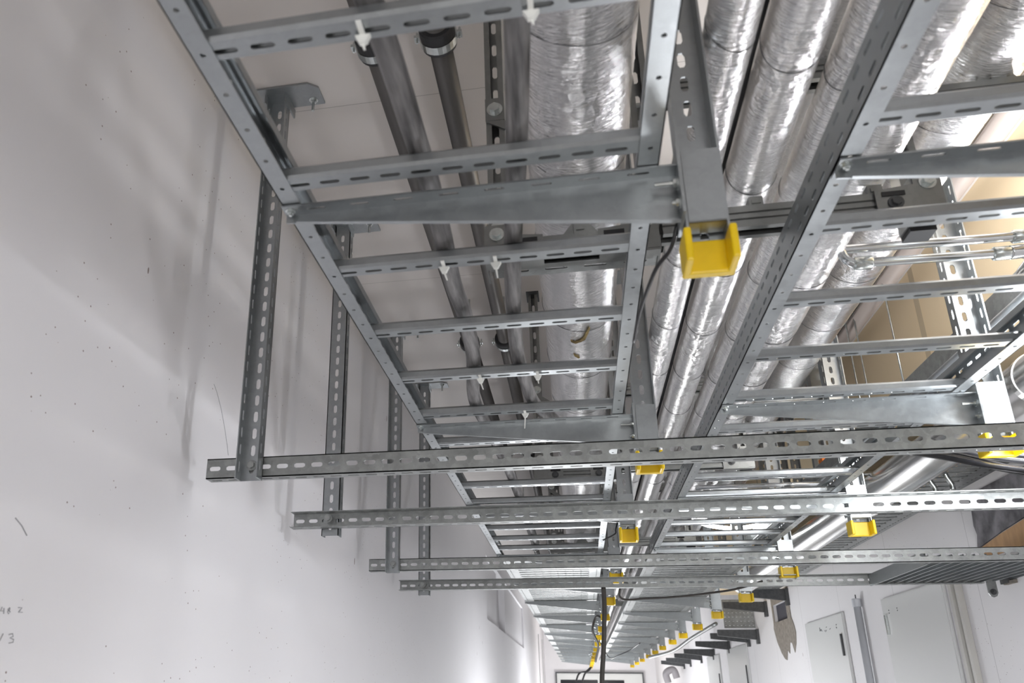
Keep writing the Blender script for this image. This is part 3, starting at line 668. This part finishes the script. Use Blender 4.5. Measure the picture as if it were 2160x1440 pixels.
# hanging cables
tag(MB().tube(spl([(.145, 4.70, .56), (.143, 4.70, .45), (.125, 4.70, .25), (.102, 4.70, .05), (.10, 4.70, -.2)]), .0125, 12).build('hanging_cable', DCAB, smooth=True), 'thick dark cable hanging straight down from the farthest cross beam', 'cable')
tag(MB().tube(spl([Vector((.255, 4.87, .63)), at(1310, 1261, 4.9), at(1360, 1262, 5.0), at(1430, 1258, 5.0), at(1500, 1250, 4.95), at(1560, 1240, 4.85), Vector((1.06, 4.75, .615))]), .006, 8).build('slack_cable', DCAB, smooth=True), 'slack black cable sagging below the farthest cross beam', 'cable')
tag(MB().tube(spl([Vector((.21, 7.41, .62)), at(1258, 1300, 7.5), at(1250, 1330, 7.6), at(1262, 1360, 7.8), at(1256, 1395, 8.0)]), .01, 8).build('hanging_cable', DCAB, smooth=True), 'short dark cable loop behind the thick hanging cable', 'cable')
tag(MB().tube(spl([Vector((.215, 10.03, .612)), at(1285, 1386, 9.6), at(1305, 1381, 9.2), at(1330, 1370, 9), at(1350, 1356, 8.5)]), .005, 8).build('slack_cable', BLACK, smooth=True), 'thin dark cable curving up to the right behind the hanging cable', 'cable')
tag(MB().tube(spl([at(1370, 1386, 13), at(1420, 1372, 12), at(1460, 1345, 11), at(1510, 1315, 10)]), .022, 8).build('flexible_conduit', GALVD, smooth=True), 'grey flexible conduit sagging behind the row of far yellow caps', 'conduit')
for i, c in enumerate(([at(1215, 1437, 20), at(1222, 1420, 20), at(1240, 1415, 20), at(1248, 1405, 20)], [at(1228, 1437, 20), at(1234, 1420, 20), at(1245, 1408, 20)])):
    tag(MB().tube(spl(c), .02, 8).build('wall_cable', BLACK, smooth=True), 'thin dark cable hanging in front of the end door, the %s of two' % ('left' if i == 0 else 'right'), 'cable')
tag(MB().tube(spl([at(1410, 1440, 19), at(1405, 1420, 19), at(1420, 1412, 19), at(1428, 1430, 19)]), .07, 12).build('flexible_duct', mat('grey_flex_duct', (.35, .33, .34), .7), smooth=True), 'grey flexible duct coiled at the far right end of the corridor', 'duct')

# ================================================================= RIGHT WALL: CABINETS AND DETAILS
def cab(y0, y1, zt, label, handle=None, marks=()):
    e = thing('wall_cabinet', label, 'cabinet', (XR, (y0+y1)/2, -H+.05))
    MB().box(XR-.016, XR-.001, y0-.012, y1+.012, -H+.05, zt+.008).build('frame', WHITEM, e)
    MB().box(XR-.020, XR-.0165, y0, y1, -H+.1, zt).build('door', WHITEM, e)
    if handle:
        MB().box(XR-.034, XR-.0205, handle[0]-.012, handle[0]+.012, handle[1], handle[2]).build('handle', DARKSTEEL if handle[3] else ZINC, e)
    return e
cab(7.42, 8.60, .655, 'white wall cabinet door with a long dark handle, right of the wall hole', (7.50, .33, .50, True))
cab(5.42, 6.46, .655, 'wide white cabinet door between the grey wall pipe and the door jamb', (6.40, .42, .55, False))
cab(11.7, 13.2, .65, 'tall white cabinet door left of the wall stain', (11.80, .1, .40, True))
cab(14.0, 15.3, .63, 'pale cabinet door farthest along the right wall', (14.1, .1, .35, True))
struct(MB().box(XR-.03, XR-.001, 5.27, 5.31, -H, .72).box(XR-.03, XR-.001, 5.19, 5.22, -H, .72).box(XR-.008, XR-.001, 5.22, 5.27, -H, .72), 'trim_2', mat('grey_jamb', (.50, .49, .46), .45))
e = thing('wall_pipe', 'grey-white plastic pipe standing on the right wall between two cabinets', 'pipe', (2.08, 6.94, -H))
MB().tube([(2.085, 6.94, -H), (2.085, 6.94, .70)], .026, 18).build('pipe', PVC, e, smooth=True)
MB().tube([(2.085, 6.94, .66), (2.085, 6.94, .715), (2.085, 6.94, .72)], 0, 12, True, [.032, .032, .028]).build('end_sleeve', PVC, e)
MB().tube([(2.085, 6.94, .72), (2.085, 6.94, .75)], .004, 8).build('wire_end', DARKSTEEL, e)
rr = random.Random(3)
st = [(9.15, 1.08), (9.22, .78), (9.12, .70), (9.2, .60), (9.16, .48), (9.25, .40), (9.30, .50), (9.36, .47), (9.42, .33), (9.52, .38), (9.60, .25), (9.72, .33), (9.85, .5), (9.95, .7), (10.0, .85), (9.97, 1.08)]
hole = [(hy0, hz1), (hy1, hz1), (hy1, hz0), (hy0, hz0)]
b = MB(); up = [(9.15, 1.08), (9.97, 1.08), (9.97, hz1), (9.15, hz1)]
def patch(poly, x0, x1): b.prism([(p[0], p[1]) for p in poly], (x0, 0, 0), Y, Z, X, x1-x0)
patch(up, XR-.006, XR-.001); patch([(9.15, hz0), (9.3, hz0), (9.3, hz1), (9.15, hz1)], XR-.006, XR-.001); patch([(9.9, hz0), (9.97, hz0), (9.97, hz1), (9.9, hz1)], XR-.006, XR-.001)
patch([(a, hz0-(hz0-b_)*.72) for a, b_ in [(9.08, .66), (9.05, .56), (9.10, .42), (9.2, .30), (9.26, .42), (9.30, .45), (9.36, .44), (9.42, .30), (9.50, .36), (9.58, .22), (9.66, .24), (9.78, .33), (9.92, .5), (10.0, .7), (9.97, hz0), (9.15, hz0)]], XR-.006, XR-.001)
tag(b.build('filler_patch', STAIN), 'ragged grey-brown filler stain running down around the wall hole', 'stain')
tag(MB().box(XR+.03, XR+.04, hy0+.002, hy1-.002, hz0+.002, hz1-.002).build('cavity_shade_board', HOLE_SHADE), 'dark board standing in for the shade inside the square hole in the right wall', 'board')  # added sheet, its dark colour replaces the shade inside the hole
tag(MB().prism([(4.0, 1.045), (4.86, 1.045), (4.86, .96), (4.875, .88), (4.86, .83), (4.89, .76), (4.6, .80), (4.0, .86)], (XR-.01, 0, 0), Y, Z, X, .009).build('concrete_patch', CONC), 'rough dark concrete patch left bare high on the right wall', 'wall patch')
tag(MB().prism([(4.86, .755), (4.6, .79), (4.2, .83), (3.9, .85), (3.9, .70), (4.86, .70)], (XR-.014, 0, 0), Y, Z, X, .012).build('cardboard_sheet', CARD), 'brown cardboard sheet tucked under the concrete patch', 'cardboard')
tag(MB().box(XR-.02, XR-.001, 4.28, 4.36, .405, .42).build('wall_clip', GALVD), 'small grey clip on the right wall, lower of the two', 'clip')
tag(MB().box(XR-.02, XR-.001, 4.58, 4.68, .545, .56).build('wall_clip', STAIN), 'small brown clip on the right wall beside the wall hanger', 'clip')

struct(MB().box(XW+.001, XW+.02, 22.4, 22.46, -H, 1.5).box(XW+.001, XW+.02, 24.4, 24.46, -H, 1.5), 'trim_3', mat('grey_casing', (.4, .4, .41), .5))
def dl(px, py):
    q = D[0]*((px-856.494)/1718.616)+D[1]*((py-824.151)/1718.616)+D[2]; q = q*((XR-.0205)/q.x); return (XR-.0205, q.y, q.z)
for lb, LL in (('row of small dark marks near the top of the door with the long handle', [[(1729, 1323), (1730, 1331), (1732, 1327), (1734, 1331)], [(1739, 1330), (1744, 1329), (1741, 1332)], [(1742, 1323), (1744, 1322)], [(1752, 1325), (1750, 1327)], [(1764, 1316), (1764, 1318)], [(1764, 1322), (1765, 1324)]]),
               ('two pairs of dots near the top of the wide cabinet door', [[(1875, 1286), (1875, 1287.5)], [(1876, 1292), (1876, 1293.5)], [(1892, 1281), (1892, 1283)], [(1893, 1286), (1893.5, 1288)]])):
    b = MB()
    for s_ in LL: b.tube([dl(*p) for p in s_], .0035, 5)
    tag(b.build('pen_mark', DARKSTEEL), lb, 'pen mark')
# pencil notes on the left wall
def strokes(name, label, S_, y0, z0, sc, r=.0012):
    b = MB()
    for s in S_:
        b.tube([(XW+.0008, y0+p[0]*sc, z0+p[1]*sc) for p in s], r, 5)
    tag(b.build(name, INK), label, 'pencil mark')
def wl(px, py):
    r = D[0]*((px-856.494)/1718.616)+D[1]*((py-824.151)/1718.616)+D[2]; r = r*(XW/r.x); return (r.y, r.z)
def wall_strokes(label, L, r=.0012):
    b = MB()
    for s in L:
        b.tube([(XW+.0008, *wl(*p)) for p in s], r, 5)
    tag(b.build('pencil_note', INK), label, 'pencil mark')
wall_strokes('faint pencilled figures 1 3 low on the left wall', [[(6, 1336), (-2, 1352)], [(18, 1338), (26, 1336), (27, 1342), (20, 1345), (28, 1348), (27, 1354), (18, 1356)]], .0009)
wall_strokes('faint pencilled figures 4 8 Z above the other pencil note', [[(4, 1280), (0, 1288), (8, 1288)], [(8, 1282), (7, 1294)], [(20, 1281), (16, 1285), (21, 1290), (17, 1294), (15, 1290), (20, 1285), (20, 1281)], [(38, 1281), (46, 1281), (38, 1291), (47, 1291)]], .0008)
wall_strokes('thin scratch on the left wall beside the nearest hanging post', [[(451, 810), (458, 830), (466, 862), (473, 900), (479, 940), (481, 960)]], .0007)
wall_strokes('short diagonal scratch low on the left wall', [[(32, 1092), (45, 1108), (56, 1129)]], .0012)

for o in S.objects:
    for k in ('_o', '_x'):
        if k in o: del o[k]
